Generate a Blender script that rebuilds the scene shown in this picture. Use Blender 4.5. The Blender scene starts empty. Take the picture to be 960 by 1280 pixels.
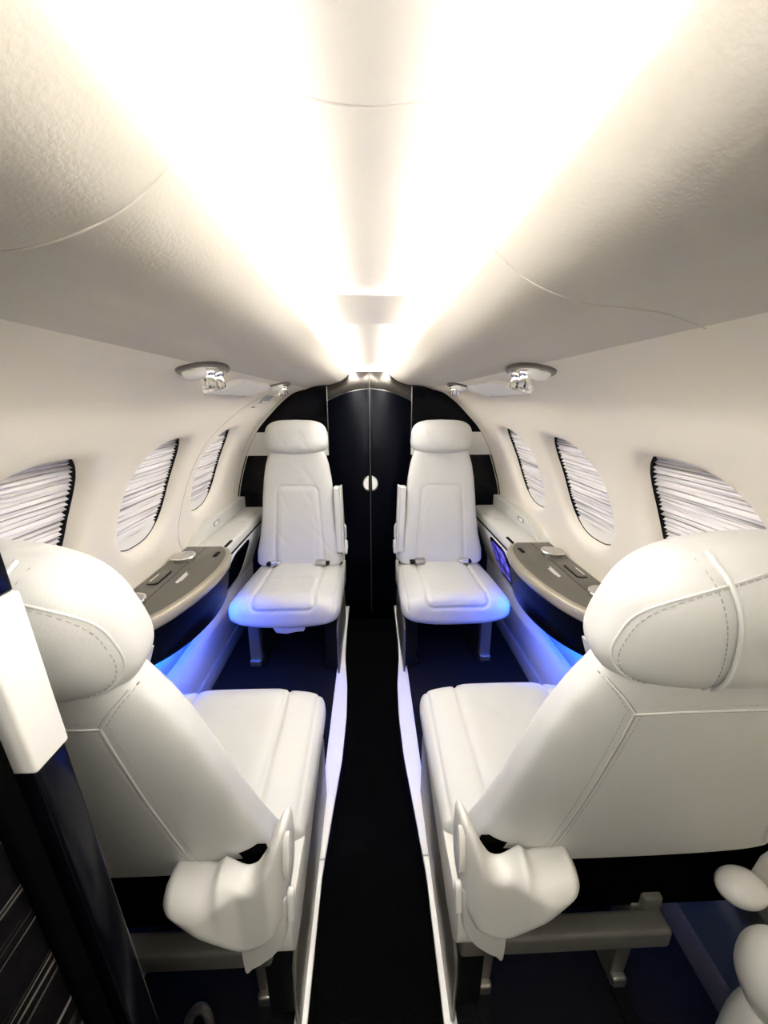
import bpy, bmesh, math, random
from mathutils import Vector, Matrix
random.seed(7)
C = bpy.context.scene.collection
H = 1.37                      # eye height above the aisle floor; zr() turns a height relative to the eye into a world height
PI = math.pi
def zr(z): return z + H

# ---------------------------------------------------------------- materials
def mat(name, col, rough=.5, metal=0., spec=.5, coat=0., bump=None, emit=None, sheen=0.):
    m = bpy.data.materials.new(name); m.use_nodes = True
    nt = m.node_tree; b = nt.nodes['Principled BSDF']
    b.inputs['Base Color'].default_value = (*col, 1); b.inputs['Roughness'].default_value = rough
    b.inputs['Metallic'].default_value = metal; b.inputs['Specular IOR Level'].default_value = spec
    b.inputs['Coat Weight'].default_value = coat; b.inputs['Coat Roughness'].default_value = .08
    b.inputs['Sheen Weight'].default_value = sheen
    if emit:
        b.inputs['Emission Color'].default_value = (*emit[0], 1); b.inputs['Emission Strength'].default_value = emit[1]
    if bump:                                      # list of (scale, strength, distance, detail)
        tc = nt.nodes.new('ShaderNodeTexCoord'); prev = None
        for sc, st, di, de in bump:
            n = nt.nodes.new('ShaderNodeTexNoise'); n.inputs['Scale'].default_value = sc; n.inputs['Detail'].default_value = de
            nt.links.new(tc.outputs['Object'], n.inputs['Vector'])
            bp = nt.nodes.new('ShaderNodeBump'); bp.inputs['Strength'].default_value = st; bp.inputs['Distance'].default_value = di
            nt.links.new(n.outputs['Fac'], bp.inputs['Height'])
            if prev: nt.links.new(prev.outputs['Normal'], bp.inputs['Normal'])
            prev = bp
        nt.links.new(prev.outputs['Normal'], b.inputs['Normal'])
    return m
M = {}
M['leather'] = mat('white_leather', (.57, .57, .55), .42, spec=.4, bump=[(9, .16, .02, 2), (420, .12, .002, 3)])
M['piping'] = mat('leather_piping', (.60, .60, .575), .45)
M['thread_crease'] = mat('grey_thread_crease', (.36, .35, .33), .8)
M['shell'] = mat('cream_shell_plastic', (.66, .65, .615), .38)
M['wall'] = mat('cream_wall_liner', (.86, .81, .705), .6, spec=.3, bump=[(160, .10, .003, 3)])
M['valance'] = mat('suede_headliner', (.63, .595, .525), .85, spec=.15, bump=[(320, .10, .003, 3), (60, .03, .006, 2)], sheen=.1)
M['ceiling'] = mat('ceiling_white', (.88, .86, .85), .55)
M['white'] = mat('white_satin_panel', (.86, .85, .82), .35)
M['band'] = mat('off_white_band', (.64, .63, .60), .5, bump=[(60, .1, .004, 3)])
M['black'] = mat('black_gloss_lacquer', (.0015, .0015, .003), .14, spec=.14, bump=[(3, .04, .02, 2)])
M['doorblack'] = mat('dark_navy_lacquer', (.001, .0013, .004), .3, spec=.07)
M['header'] = mat('brushed_dark_header', (.085, .078, .07), .25, metal=.9)
M['carpet'] = mat('black_carpet', (.0035, .0035, .004), .95, spec=.03, bump=[(500, .8, .01, 2)])
M['darkplas'] = mat('black_plastic', (.003, .003, .0035), .6, spec=.15)
M['sidecarpet'] = mat('dark_side_carpet', (.011, .0105, .013), .95, spec=.1, bump=[(500, .8, .01, 2)])
M['ledge'] = mat('light_grey_ledge', (.62, .62, .58), .45, bump=[(200, .08, .002, 2)])
M['taupe'] = mat('dark_taupe_table', (.115, .108, .085), .42, bump=[(300, .08, .002, 2)])
M['lip'] = mat('taupe_metallic_lip', (.36, .325, .255), .33, metal=.25)
M['shroud'] = mat('taupe_metal_shroud', (.20, .185, .165), .36, metal=.5)
M['beam'] = mat('grey_base_frame', (.13, .125, .11), .5, metal=.3)
M['chrome'] = mat('chrome', (.80, .79, .77), .14, metal=1)
M['steel'] = mat('brushed_steel', (.42, .40, .37), .35, metal=.9)
M['shade'] = mat('pleated_shade_fabric', (.84, .82, .82), .8, spec=.1)
M['print'] = mat('dark_print', (.05, .05, .05), .7)
M['wprint'] = mat('white_print', (.85, .85, .85), .6)
M['lowwall'] = mat('white_sidewall', (.52, .52, .55), .45)
M['greywall'] = mat('grey_dado_fabric', (.11, .12, .125), .9, spec=.1, bump=[(300, .3, .004, 2)])
M['panelblack'] = mat('black_satin_panel', (.003, .003, .005), .3, spec=.12)
M['lidmetal'] = mat('satin_chrome_lid', (.66, .64, .61), .3, metal=1)
M['matte'] = mat('matte_black', (.0015, .0015, .0015), .9, spec=0)
M['rail'] = mat('grey_floor_rail', (.26, .25, .25), .45, metal=.2)
M['strip'] = mat('white_sill_strip', (.90, .89, .87), .3)
M['led'] = mat('cove_led_diffuser', (.9, .9, .9), .5, emit=((1, .965, .905), 13))
M['blue'] = mat('blue_led', (.05, .2, .9), .5, emit=((.0, .085, 1.0), 120))
M['lens'] = mat('frosted_lens', (.9, .9, .88), .25)
M['band2'] = mat('tan_floor_carpet', (.12, .105, .085), .95, spec=.1, bump=[(400, .6, .01, 2)])
# dark veneer with thin irregular pale inlay lines running along the cabin
def lined():
    m = mat('lined_dark_veneer', (.002, .002, .002), .5, spec=.05); nt = m.node_tree; b = nt.nodes['Principled BSDF']
    tc = nt.nodes.new('ShaderNodeTexCoord'); mp = nt.nodes.new('ShaderNodeMapping'); mp.inputs['Scale'].default_value = (1, 2.5, 260)
    n = nt.nodes.new('ShaderNodeTexNoise'); n.inputs['Scale'].default_value = 1.; n.inputs['Detail'].default_value = 2
    r = nt.nodes.new('ShaderNodeValToRGB'); e = r.color_ramp.elements
    e[0].position = .62; e[0].color = (.0015, .0012, .0012, 1); e[1].position = .74; e[1].color = (.15, .135, .12, 1)
    L = nt.links.new; L(tc.outputs['Object'], mp.inputs['Vector']); L(mp.outputs['Vector'], n.inputs['Vector']); L(n.outputs['Fac'], r.inputs['Fac']); L(r.outputs['Color'], b.inputs['Base Color'])
    return m
M['lined'] = lined()
def fold_shade_stripes():  # grey stripes in the fabric colour stand in for shading between the pleats
    m = mat('fold_shade_striped_fabric', (.84, .82, .82), .8, spec=.1); nt = m.node_tree; b = nt.nodes['Principled BSDF']
    tc = nt.nodes.new('ShaderNodeTexCoord'); mp = nt.nodes.new('ShaderNodeMapping'); mp.inputs['Scale'].default_value = (0, 1.3, 95)
    n = nt.nodes.new('ShaderNodeTexNoise'); n.inputs['Scale'].default_value = 1.; n.inputs['Detail'].default_value = 3
    r = nt.nodes.new('ShaderNodeValToRGB'); e = r.color_ramp.elements
    e[0].position = .37; e[0].color = (.33, .32, .33, 1); e[1].position = .50; e[1].color = (.86, .84, .84, 1)
    L = nt.links.new; L(tc.outputs['Object'], mp.inputs['Vector']); L(mp.outputs['Vector'], n.inputs['Vector']); L(n.outputs['Fac'], r.inputs['Fac']); L(r.outputs['Color'], b.inputs['Base Color'])
    return m
M['shade'] = fold_shade_stripes()
# blue-violet reflection in the side niche, put in as emission
def niche_reflection():
    m = mat('niche_reflection_glow', (.01, .01, .02), .1, coat=.5); nt = m.node_tree; b = nt.nodes['Principled BSDF']
    tc = nt.nodes.new('ShaderNodeTexCoord'); n = nt.nodes.new('ShaderNodeTexNoise'); n.inputs['Scale'].default_value = 22; n.inputs['Detail'].default_value = 3
    r = nt.nodes.new('ShaderNodeValToRGB'); e = r.color_ramp.elements
    e[0].position = .40; e[0].color = (.01, .01, .06, 1); e[1].position = .65; e[1].color = (.12, .10, .75, 1)
    L = nt.links.new; L(tc.outputs['Object'], n.inputs['Vector']); L(n.outputs['Fac'], r.inputs['Fac']); L(r.outputs['Color'], b.inputs['Emission Color'])
    b.inputs['Emission Strength'].default_value = .5
    return m
M['niche_reflection'] = niche_reflection()

# ---------------------------------------------------------------- mesh helpers
def link(o, parent=None):
    C.objects.link(o)
    if parent: o.parent = parent
    return o
def from_bm(name, bm, m, parent=None, smooth=True, angle=40):
    bmesh.ops.recalc_face_normals(bm, faces=bm.faces[:])
    me = bpy.data.meshes.new(name); bm.to_mesh(me); bm.free()
    me.materials.append(M[m] if isinstance(m, str) else m)
    if smooth:
        me.polygons.foreach_set('use_smooth', [True] * len(me.polygons)); me.set_sharp_from_angle(angle=math.radians(angle))
    return link(bpy.data.objects.new(name, me), parent)
def tag(o, label=None, cat=None, group=None, kind=None):
    if label: o['label'] = label
    if cat: o['category'] = cat
    if group: o['group'] = group
    if kind: o['kind'] = kind
    return o
def empty(name, loc=(0, 0, 0), rz=0, **k):
    o = bpy.data.objects.new(name, None); o.location = loc; o.rotation_euler = (0, 0, rz); o.empty_display_size = .05
    link(o); return tag(o, **k)
def merge(dst, src, mtx=None):
    if mtx is not None: bmesh.ops.transform(src, matrix=mtx, verts=src.verts[:])
    me = bpy.data.meshes.new('tmp'); src.to_mesh(me); src.free(); dst.from_mesh(me); bpy.data.meshes.remove(me)
def bevel(bm, r, seg=3, ang=30):
    es = [e for e in bm.edges if len(e.link_faces) == 2 and e.calc_face_angle(0) > math.radians(ang)]
    if r > 0: bmesh.ops.bevel(bm, geom=es, offset=r, segments=seg, profile=.5, affect='EDGES', clamp_overlap=True)
def box(x0, x1, y0, y1, z0, z1, r=.004, seg=3, bm=None):
    b = bmesh.new()
    bmesh.ops.create_cube(b, size=1, matrix=Matrix.Translation(((x0+x1)/2, (y0+y1)/2, (z0+z1)/2)) @ Matrix.Diagonal((abs(x1-x0), abs(y1-y0), abs(z1-z0), 1)))
    bevel(b, r, seg)
    if bm is None: return b
    merge(bm, b); return bm
def prism(pts, a0, a1, axis='y', r=.004, seg=3, fn=None, bm=None):
    """polygon pts in the plane across axis, pulled from a0 to a1; fn maps (p, q, a) to a point"""
    b = bmesh.new()
    if fn is None:
        fn = {'y': lambda p, q, a: (p, a, q), 'x': lambda p, q, a: (a, p, q), 'z': lambda p, q, a: (p, q, a)}[axis]
    A = [b.verts.new(fn(p, q, a0)) for p, q in pts]; B = [b.verts.new(fn(p, q, a1)) for p, q in pts]
    n = len(pts); b.faces.new(A); b.faces.new(B[::-1])
    for i in range(n): b.faces.new((A[i], B[i], B[(i+1) % n], A[(i+1) % n]))
    bmesh.ops.recalc_face_normals(b, faces=b.faces[:])
    if r: bevel(b, r, seg)
    if bm is None: return b
    merge(bm, b); return bm
def rrect(cx, cy, w, h, r, n=6):
    out = []
    for sx, sy, a0 in ((1, 1, 0), (-1, 1, 90), (-1, -1, 180), (1, -1, 270)):
        for k in range(n+1):
            a = math.radians(a0 + 90*k/n); out.append((cx + sx*(w/2-r) + r*math.cos(a), cy + sy*(h/2-r) + r*math.sin(a)))
    return out
def catmull(P, n=8, closed=False):
    P = [Vector(p) for p in P]; out = []
    m = len(P); rng = range(m if closed else m-1)
    for i in rng:
        p1, p2 = P[i], P[(i+1) % m]
        p0 = P[i-1] if (closed or i > 0) else p1*2-p2
        p3 = P[(i+2) % m] if (closed or i+2 < m) else p2*2-p1
        for k in range(n):
            t = k/n
            out.append(.5*((2*p1) + (p2-p0)*t + (2*p0-5*p1+4*p2-p3)*t*t + (3*p1-p0-3*p2+p3)*t**3))
    if not closed: out.append(P[-1])
    return out
def tube(path, r, bm=None, n=8, closed=False):
    b = bm if bm is not None else bmesh.new()
    P = [Vector(p) for p in path]; m = len(P); rings = []; up = None
    for i in range(m):
        a = P[i-1] if (i > 0 or closed) else P[i]; c = P[(i+1) % m] if (i < m-1 or closed) else P[i]
        t = (c-a); t = t.normalized() if t.length > 1e-9 else Vector((0, 0, 1))
        if up is None: up = Vector((0, 0, 1)) if abs(t.z) < .9 else Vector((1, 0, 0))
        u = (up - t*up.dot(t)); u = u.normalized() if u.length > 1e-6 else t.orthogonal().normalized(); up = u; v = t.cross(u)
        rr = r(i/(m-1)) if callable(r) else r
        rings.append([b.verts.new(P[i] + u*rr*math.cos(2*PI*k/n) + v*rr*math.sin(2*PI*k/n)) for k in range(n)])
    skin(b, rings, closed); 
    return b
def skin(b, rings, closed=False, caps=True):
    n = len(rings[0]); m = len(rings)
    for i in range(m if closed else m-1):
        A, B = rings[i], rings[(i+1) % m]
        for k in range(n): b.faces.new((A[k], A[(k+1) % n], B[(k+1) % n], B[k]))
    if caps and not closed: b.faces.new(rings[0][::-1]); b.faces.new(rings[-1])
def lathe(prof, n=32, mtx=None, bm=None):
    """prof: (radius, height) pairs about z"""
    b = bmesh.new(); rings = []
    for r, z in prof:
        rings.append([b.verts.new((max(r, 1e-5)*math.cos(2*PI*k/n), max(r, 1e-5)*math.sin(2*PI*k/n), z)) for k in range(n)])
    skin(b, rings)
    if mtx is not None: bmesh.ops.transform(b, matrix=mtx, verts=b.verts[:])
    if bm is None: return b
    merge(bm, b); return bm
def sup(t, n):
    c, s = math.cos(t), math.sin(t)
    return math.copysign(abs(c)**(2/n), c), math.copysign(abs(s)**(2/n), s)
def interp(T, x):
    if x <= T[0][0]: return T[0][1]
    for (a, p), (b, q) in zip(T, T[1:]):
        if x <= b:
            t = (x-a)/(b-a); t = t*t*(3-2*t); return p+(q-p)*t
    return T[-1][1]
def lin(T, x):
    if x <= T[0][0]: return T[0][1]
    for (a, p), (b, q) in zip(T, T[1:]):
        if x <= b: return p+(q-p)*(x-a)/(b-a)
    return T[-1][1]
def groove(o, fn):
    """push the surface of o along its normals by fn(co, normal)"""
    me = o.data; cos = [v.co.copy() for v in me.vertices]; ns = [v.normal.copy() for v in me.vertices]
    for v, c, n in zip(me.vertices, cos, ns): v.co = c + n*fn(c, n)
    me.update()
def pillow(pts, step, place, fn):
    """a closed cushion-like solid over outline pts: place(p, q, inside distance) gives its front and back depth"""
    from mathutils.geometry import delaunay_2d_cdt
    n = len(pts)
    def inside(x, y):
        c = False
        for i in range(n):
            (x0, y0), (x1, y1) = pts[i], pts[i-1]
            if (y0 > y) != (y1 > y) and x < (x1-x0)*(y-y0)/(y1-y0)+x0: c = not c
        return c
    def dist(x, y):
        d = 9.
        for i in range(n):
            (x0, y0), (x1, y1) = pts[i-1], pts[i]; dx, dy = x1-x0, y1-y0
            t = max(0, min(1, ((x-x0)*dx+(y-y0)*dy)/max(dx*dx+dy*dy, 1e-12))); d = min(d, math.hypot(x-x0-t*dx, y-y0-t*dy))
        return d
    P = [Vector(p) for p in pts]; xs = [p[0] for p in pts]; ys = [p[1] for p in pts]
    x = min(xs)
    while x < max(xs):
        y = min(ys)
        while y < max(ys):
            if inside(x, y) and dist(x, y) > step*.45: P.append(Vector((x, y)))
            y += step
        x += step
    V, Ed, Fa = delaunay_2d_cdt(P, [], [list(range(n))], 1, 1e-6)[:3]
    b = bmesh.new(); A, Bk = [], []
    for v in V:
        d = dist(v.x, v.y); d = 0 if d < 1e-5 else d; y0, y1 = place(v.x, v.y, d)
        A.append(b.verts.new(fn(v.x, v.y, y0))); Bk.append(b.verts.new(fn(v.x, v.y, y1)))
    cnt = {}
    for f in Fa:
        b.faces.new([A[i] for i in f]); b.faces.new([Bk[i] for i in reversed(f)])
        for i, k in enumerate(f): cnt[(f[i-1], k)] = 1
    for (i, k) in list(cnt):
        if (k, i) not in cnt: b.faces.new((A[i], A[k], Bk[k], Bk[i]))
    return b
def sd_rbox(x, y, cx, cy, hx, hy, r):
    qx, qy = abs(x-cx)-hx+r, abs(y-cy)-hy+r
    return math.hypot(max(qx, 0), max(qy, 0)) + min(max(qx, qy), 0) - r
def dashes(path, length, gap, r, bm):
    """short stitches along a path"""
    d = 0.; P = [Vector(p) for p in path]; seg = []; acc = [0.]
    for a, b in zip(P, P[1:]): acc.append(acc[-1] + (b-a).length)
    def at(s):
        for i in range(len(P)-1):
            if s <= acc[i+1]: return P[i].lerp(P[i+1], (s-acc[i])/max(acc[i+1]-acc[i], 1e-9))
        return P[-1]
    while d + length < acc[-1]:
        tube([at(d), at(d+length)], r, bm, n=4); d += length+gap

# ---------------------------------------------------------------- cabin cross-section
WALL = [(.340, .074), (.352, .0705), (.42, .050), (.486, .003), (.56, -.068), (.636, -.152), (.705, -.272), (.758, -.42), (.785, -.53), (.793, -.62), (.785, -.80), (.765, -.96)]
VAL = [(.1235, .166), (.117, .160), (.1165, .148), (.124, .137), (.152, .117), (.185, .103), (.222, .094), (.258, .0915), (.298, .0865), (.330, .0775), (.3445, .0727)]
def table(P, n=12):
    pts = catmull([(a, b, 0) for a, b in P], n); acc = [0.]
    for a, b in zip(pts, pts[1:]): acc.append(acc[-1] + (b-a).length)
    return pts, acc
WP, WA = table(WALL)
def wall_at(s):
    s = min(max(s, 0), WA[-1]-1e-6)
    for i in range(len(WA)-1):
        if s <= WA[i+1]:
            t = (s-WA[i])/(WA[i+1]-WA[i]); p = WP[i].lerp(WP[i+1], t); d = (WP[min(i+2, len(WP)-1)]-WP[max(i-1, 0)]).normalized()
            return p.x, p.y, -d.y, d.x              # x, z, outward normal
def s_of_z(z):
    for i in range(len(WP)-1):
        if WP[i+1].y <= z: return WA[i] + (WA[i+1]-WA[i])*(WP[i].y-z)/(WP[i].y-WP[i+1].y)
    return WA[-1]
def wallpt(sd, s, Y, depth=0.):
    x, z, nx, nz = wall_at(s)
    return Vector((sd*(x+nx*depth), Y, zr(z+nz*depth)))
YF, YB = -.75, 2.25
SW = s_of_z(-.297); HB, HY = .252, .25
WIN = [.775, 1.275, 1.765]
A, B, NE = .163, .200, 2.6

def outline(off, n=96):
    out = []
    for k in range(n):
        c, s = sup(2*PI*k/n + PI/n, NE); out.append(((A+off)*c, (B+off)*s))
    return out
def build_wall(sd, name):
    bm = bmesh.new()
    def strip(s_list, y_list):
        V = [[bm.verts.new(wallpt(sd, s, y)) for y in y_list] for s in s_list]
        for i in range(len(s_list)-1):
            for j in range(len(y_list)-1): bm.faces.new((V[i][j], V[i][j+1], V[i+1][j+1], V[i+1][j]))
    def lsp(a, b, n): return [a+(b-a)*i/n for i in range(n+1)]
    ys = lsp(YF, YB, 24)
    strip(lsp(0, SW-HB, 24), ys); strip(lsp(SW+HB, WA[-1], 24), ys)
    e = [YF] + [v for c in WIN for v in (c-HY, c+HY)] + [YB]
    for a, b in zip(e[0::2], e[1::2]):
        if b-a > .001: strip(lsp(SW-HB, SW+HB, 24), lsp(a, b, 12))
    for c in WIN:
        rings = []
        for off, dep in ((0, .040), (.0005, .028), (.003, .019), (.008, .0115), (.016, .006), (.027, .0022), (.040, .0003)):
            rings.append([bm.verts.new(wallpt(sd, SW+q, c+min(max(p, -HY), HY), dep)) for p, q in outline(off)])
        def rect(p, q):
            k = max(abs(p)/HY, abs(q)/HB); return p/k, q/k
        o = outline(.04); last = [rect(p, q) for p, q in o]
        hy = min(HY, .25)
        rings.append([bm.verts.new(wallpt(sd, SW+(q+r[1])/2, c+(p+r[0])/2)) for (p, q), r in zip(o, last)])
        # snap the samples nearest the corners so the bay closes exactly
        for sx in (1, -1):
            for sy in (1, -1):
                i = min(range(len(last)), key=lambda j: (last[j][0]-sx*HY)**2+(last[j][1]-sy*HB)**2); last[i] = (sx*HY, sy*HB)
        rings.append([bm.verts.new(wallpt(sd, SW+q, c+p)) for p, q in last])
        skin(bm, rings, caps=False)
    bmesh.ops.remove_doubles(bm, verts=bm.verts[:], dist=1e-5)
    o = from_bm(name, bm, 'wall', angle=60); return tag(o, kind='structure', label='cream curved cabin sidewall with oval windows')
for sd, nm in ((-1, 'wall_left'), (1, 'wall_right')):
    o = build_wall(sd, nm)
    # dark outer skin that closes the fuselage behind the liner
    bm = bmesh.new(); V = [[bm.verts.new(wallpt(sd, s, y, .09)) for y in (YF, YB+.05)] for s in [WA[-1]*i/30 for i in range(31)]]
    for i in range(30): bm.faces.new((V[i][0], V[i][1], V[i+1][1], V[i+1][0]))
    tag(from_bm('trim_fuselage_skin', bm, 'darkplas'), kind='structure')
    # lower sidewall, floor rail
    bm = prism([(sd*.737, zr(-.943)), (sd*.748, zr(-1.2)), (sd*.80, zr(-1.2)), (sd*.80, zr(-.943))], YF, YB, r=.002)
    bm.free()
    for y0, y1, nm, mm in ((YF, .99, '_front', 'greywall'), (.99, YB, '', 'lowwall')):
        bm = prism([(sd*.737, zr(-.943)), (sd*.748, zr(-1.2)), (sd*.80, zr(-1.2)), (sd*.80, zr(-.943))], y0, y1, r=.002)
        tag(from_bm(('baseboard_left' if sd < 0 else 'baseboard_right')+nm, bm, mm), kind='structure')
    for y0, y1, mm in ((YF, .985, 'band2'), (.986, YB, 'rail')):
        bm = prism([(sd*.728, zr(-1.25)), (sd*.728, zr(-1.222)), (sd*.738, zr(-1.19)), (sd*.79, zr(-1.19)), (sd*.79, zr(-1.25))], y0, y1, r=.003)
        tag(from_bm('trim_floor_rail', bm, mm), kind='structure')
    # headliner valance, two panels with a seam
    seam = .29 if sd < 0 else .418
    P = [(p.x, p.y) for p in catmull([(a, b, 0) for a, b in VAL], 8)]
    for y0, y1 in ((YF, seam-.0012), (seam+.0012, YB-.004)):
        bm = bmesh.new(); th = .010
        ny = max(2, int((y1-y0)/.1)); rings = []
        outer = [(x, z) for x, z in P]; back = [(x+.008*(1 if i < 14 else .25), z+th) for i, (x, z) in enumerate(P)][::-1]
        ring = outer+back
        for j in range(ny+1):
            y = y0+(y1-y0)*j/ny; rings.append([bm.verts.new((sd*x, y, zr(z))) for x, z in ring])
        skin(bm, rings)
        tag(from_bm('trim_valance', bm, 'valance', angle=50), kind='structure')
    # seam piping between the two panels, carried on down the wall
    bm = bmesh.new(); tube([(sd*x, seam, zr(z+.0004)) for x, z in P], .0012, bm)
    tag(from_bm('trim_valance_seam', bm, 'valance'), kind='structure')

# ceiling trough between the valances
CE = [(-.185, .172), (-.172, .205), (-.156, .219), (-.13, .2195), (-.10, .2185), (-.075, .211), (-.04, .202), (0, .198), (.04, .202), (.075, .211), (.10, .2185), (.13, .2195), (.156, .219), (.172, .205), (.185, .172)]
for k, (y0, y1) in enumerate(((YF, .334), (.337, YB))):
    bm = bmesh.new(); P = catmull([(a, 0, b) for a, b in CE], 6)
    V = [[bm.verts.new((p.x, y, zr(p.z))) for y in (y0, (y0+y1)/2, y1)] for p in P]
    W = [[bm.verts.new((p.x, y, zr(p.z)+.012)) for y in (y0, (y0+y1)/2, y1)] for p in P]
    for i in range(len(P)-1):
        for j in range(2): bm.faces.new((V[i][j], V[i][j+1], V[i+1][j+1], V[i+1][j])); bm.faces.new((W[i][j], W[i+1][j], W[i+1][j+1], W[i][j+1]))
        bm.faces.new((V[i][0], V[i+1][0], W[i+1][0], W[i][0])); bm.faces.new((V[i][2], W[i][2], W[i+1][2], V[i+1][2]))
    tag(from_bm('ceiling' if k else 'ceiling_front', bm, 'ceiling'), kind='structure')
for sd in (-1, 1):        # roof void closed above the valance
    tag(from_bm('trim_roof_closure', box(sd*.17, sd*.42, YF, YB, zr(.175), zr(.185), 0), 'ceiling'), kind='structure')
    bm = box(sd*.100, sd*.152, YF+.02, YB-.02, zr(.2155), zr(.2172), .0005)
    o = from_bm('ceiling_light_strip', bm, 'led')
    tag(o, 'glowing white light strip along the %s side of the ceiling trough' % ('left' if sd < 0 else 'right'), 'light strip')
tag(from_bm('wall_front_light_block', box(-.85, .85, YF-.03, YF, 0, zr(.26), 0), 'ledge'), kind='structure')  # unseen wall added behind the camera to shut out world light, pale for bounce
# ceiling service panel
bm = prism(rrect(.003, .92, .178, .27, .022), zr(.1885), zr(.205), axis='z', r=.0015)
tag(from_bm('ceiling_access_panel', bm, 'ceiling'), 'flat white rounded access panel set in the ceiling centre', 'ceiling panel')

# floors
tag(from_bm('floor', box(-.20, .20, YF, YB+.1, -.03, 0, 0), 'carpet'), kind='structure')
for sd in (-1, 1):
    tag(from_bm('floor_left' if sd < 0 else 'floor_right', box(sd*.163, sd*.80, YF, YB+.1, 0, zr(-1.25), .002), 'sidecarpet'), kind='structure')
    # white sill strips edging the aisle, swelling inwards between the seats
    def inner(y): return lin([(-1, .143), (.74, .143), (.93, .128), (1.10, .113), (1.30, .108), (1.48, .115), (1.68, .136), (1.8, .141), (3, .145)], y)
    for y0, y1 in ((YF, .785), (.788, 2.20)):
        n = 40; ys = [y0+(y1-y0)*i/n for i in range(n+1)]
        pts = [(sd*inner(y), y) for y in ys] + [(sd*.171, y) for y in ys[::-1]]
        bm = prism(pts, zr(-1.262), zr(-1.247), axis='z', r=.003, seg=2)
        o = from_bm('trim_aisle_sill', bm, 'strip', angle=35); tag(o, kind='structure')
    bm = prism([(sd*(inner(YF+.06*i)+.004), YF+.06*i) for i in range(50)] + [(sd*.18, YF+.06*i) for i in range(49, -1, -1)], 0, zr(-1.262), axis='z', r=0)
    tag(from_bm('trim_aisle_step', bm, 'darkplas'), kind='structure')

# ---------------------------------------------------------------- aft bulkhead, doors
tag(from_bm('wall_back', box(-.9, .9, YB+.04, YB+.07, 0, zr(.28), 0), 'darkplas'), kind='structure')
tag(from_bm('trim_trough_end', prism([(-.19, zr(.15)), (-.16, zr(.24)), (.16, zr(.24)), (.19, zr(.15))], YB+.005, YB+.03, r=0), 'ceiling'), kind='structure')
def clip_wall(z0, z1, xin, n=14):
    """outline of a bulkhead panel between two heights, following the cabin wall"""
    P = []
    for i in range(n+1):
        z = z0+(z1-z0)*i/n; x = wall_at(s_of_z(z))[0]; P.append((x-.003, z))
    return P + [(xin, z1), (xin, z0)]
for sd in (-1, 1):
    side = 'left' if sd < 0 else 'right'
    t = empty('bulkhead_panel', (0, YB, 0), label='glossy black aft bulkhead panel with off white band, %s of the doors' % side, cat='bulkhead panel')
    def pl(nm, pts, d0, d1, m, r=.004):
        b = prism([(sd*p, zr(q)) for p, q in pts], d0, d1, r=0); return from_bm(nm, b, m, t, angle=30)
    up = clip_wall(-.165, .0685, .239); up = [p for p in up]
    top = [(x, z) for x, z in up if True]
    pl('upper_panel', top, 0, .03, 'black')
    pl('band', clip_wall(-.295, -.164, .2385), -.004, .03, 'band')
    # lower panel with rounded outer bottom corner
    P = []
    for i in range(15):
        z = -.60+(.305)*i/14; P.append((min(wall_at(s_of_z(z))[0]-.012, 9), z))
    low = [(.239, -.66)] + [(.70+.035*math.cos(a)+.03, -.632+.028*math.sin(a)) for a in [math.radians(-90+15*k) for k in range(6)]] + P[1:] + [(.239, -.295)]
    pl('lower_panel', low, 0, .03, 'black')
    pl('edge_trim', clip_wall(-.66, -.29, .70), .012, .034, 'wall')
    pl('base_panel', clip_wall(-.95, -.655, .239) , 0, .03, 'darkplas')
    pl('foot_panel', [(.239, -1.25), (.239, -.95), (.76, -.95), (.75, -1.25)], 0, .03, 'darkplas')
    # sliding door leaf with arched metal header
    d = empty('door_1' if sd < 0 else 'door_2', (0, YB, 0), kind='structure', label='dark lacquered lavatory door leaf, %s of the aisle line' % side)
    arch = [(sd*(.002+.233*i/12), zr(.072-.064*(i/12)**1.8)) for i in range(13)]
    b = prism(arch + [(sd*.235, .0), (sd*.002, .0)], -.008, .02, r=.002, seg=2); from_bm('leaf', b, 'doorblack', d, angle=30)
    vp = [(p.x, p.y) for p in catmull([(a, b_, 0) for a, b_ in VAL[2:]], 8) if p.x < .236]
    hp = [(sd*.002, zr(.164)), (sd*.085, zr(.1635)), (sd*.105, zr(.158))] + [(sd*x, zr(z-.001)) for x, z in vp[3:]] + [(sd*.236, zr(.008))]
    b = prism(hp + arch[::-1], -.006, .02, r=.0015, seg=2); from_bm('header', b, 'header', d, angle=30)
    b = tube([(x, -.0085, z+.001) for x, z in arch], .0011); from_bm('arch_bead', b, 'steel', d)
    b = box(sd*.0004, sd*.0022, -.010, .01, .05, zr(.163), .001); from_bm('edge_bead', b, 'beam', d)
    b = box(sd*.2352, sd*.2388, -.010, .01, zr(-.165), zr(.085), .001); from_bm('jamb_bead', b, 'steel', d)
    # half moon handle
    hm = [(sd*(.0085+.037*math.sin(PI*k/20)), zr(-.462)+.047*math.cos(PI*k/20)) for k in range(21)]
    h = from_bm('handle', prism(hm, -.018, -.006, r=.003), 'chrome', d)
    hm2 = [(sd*(.0115+.028*math.sin(PI*k/20)), zr(-.462)+.037*math.cos(PI*k/20)) for k in range(21)]
    from_bm('handle_cup', prism(hm2, -.0205, -.017, r=.0015), 'lens', h)

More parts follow.
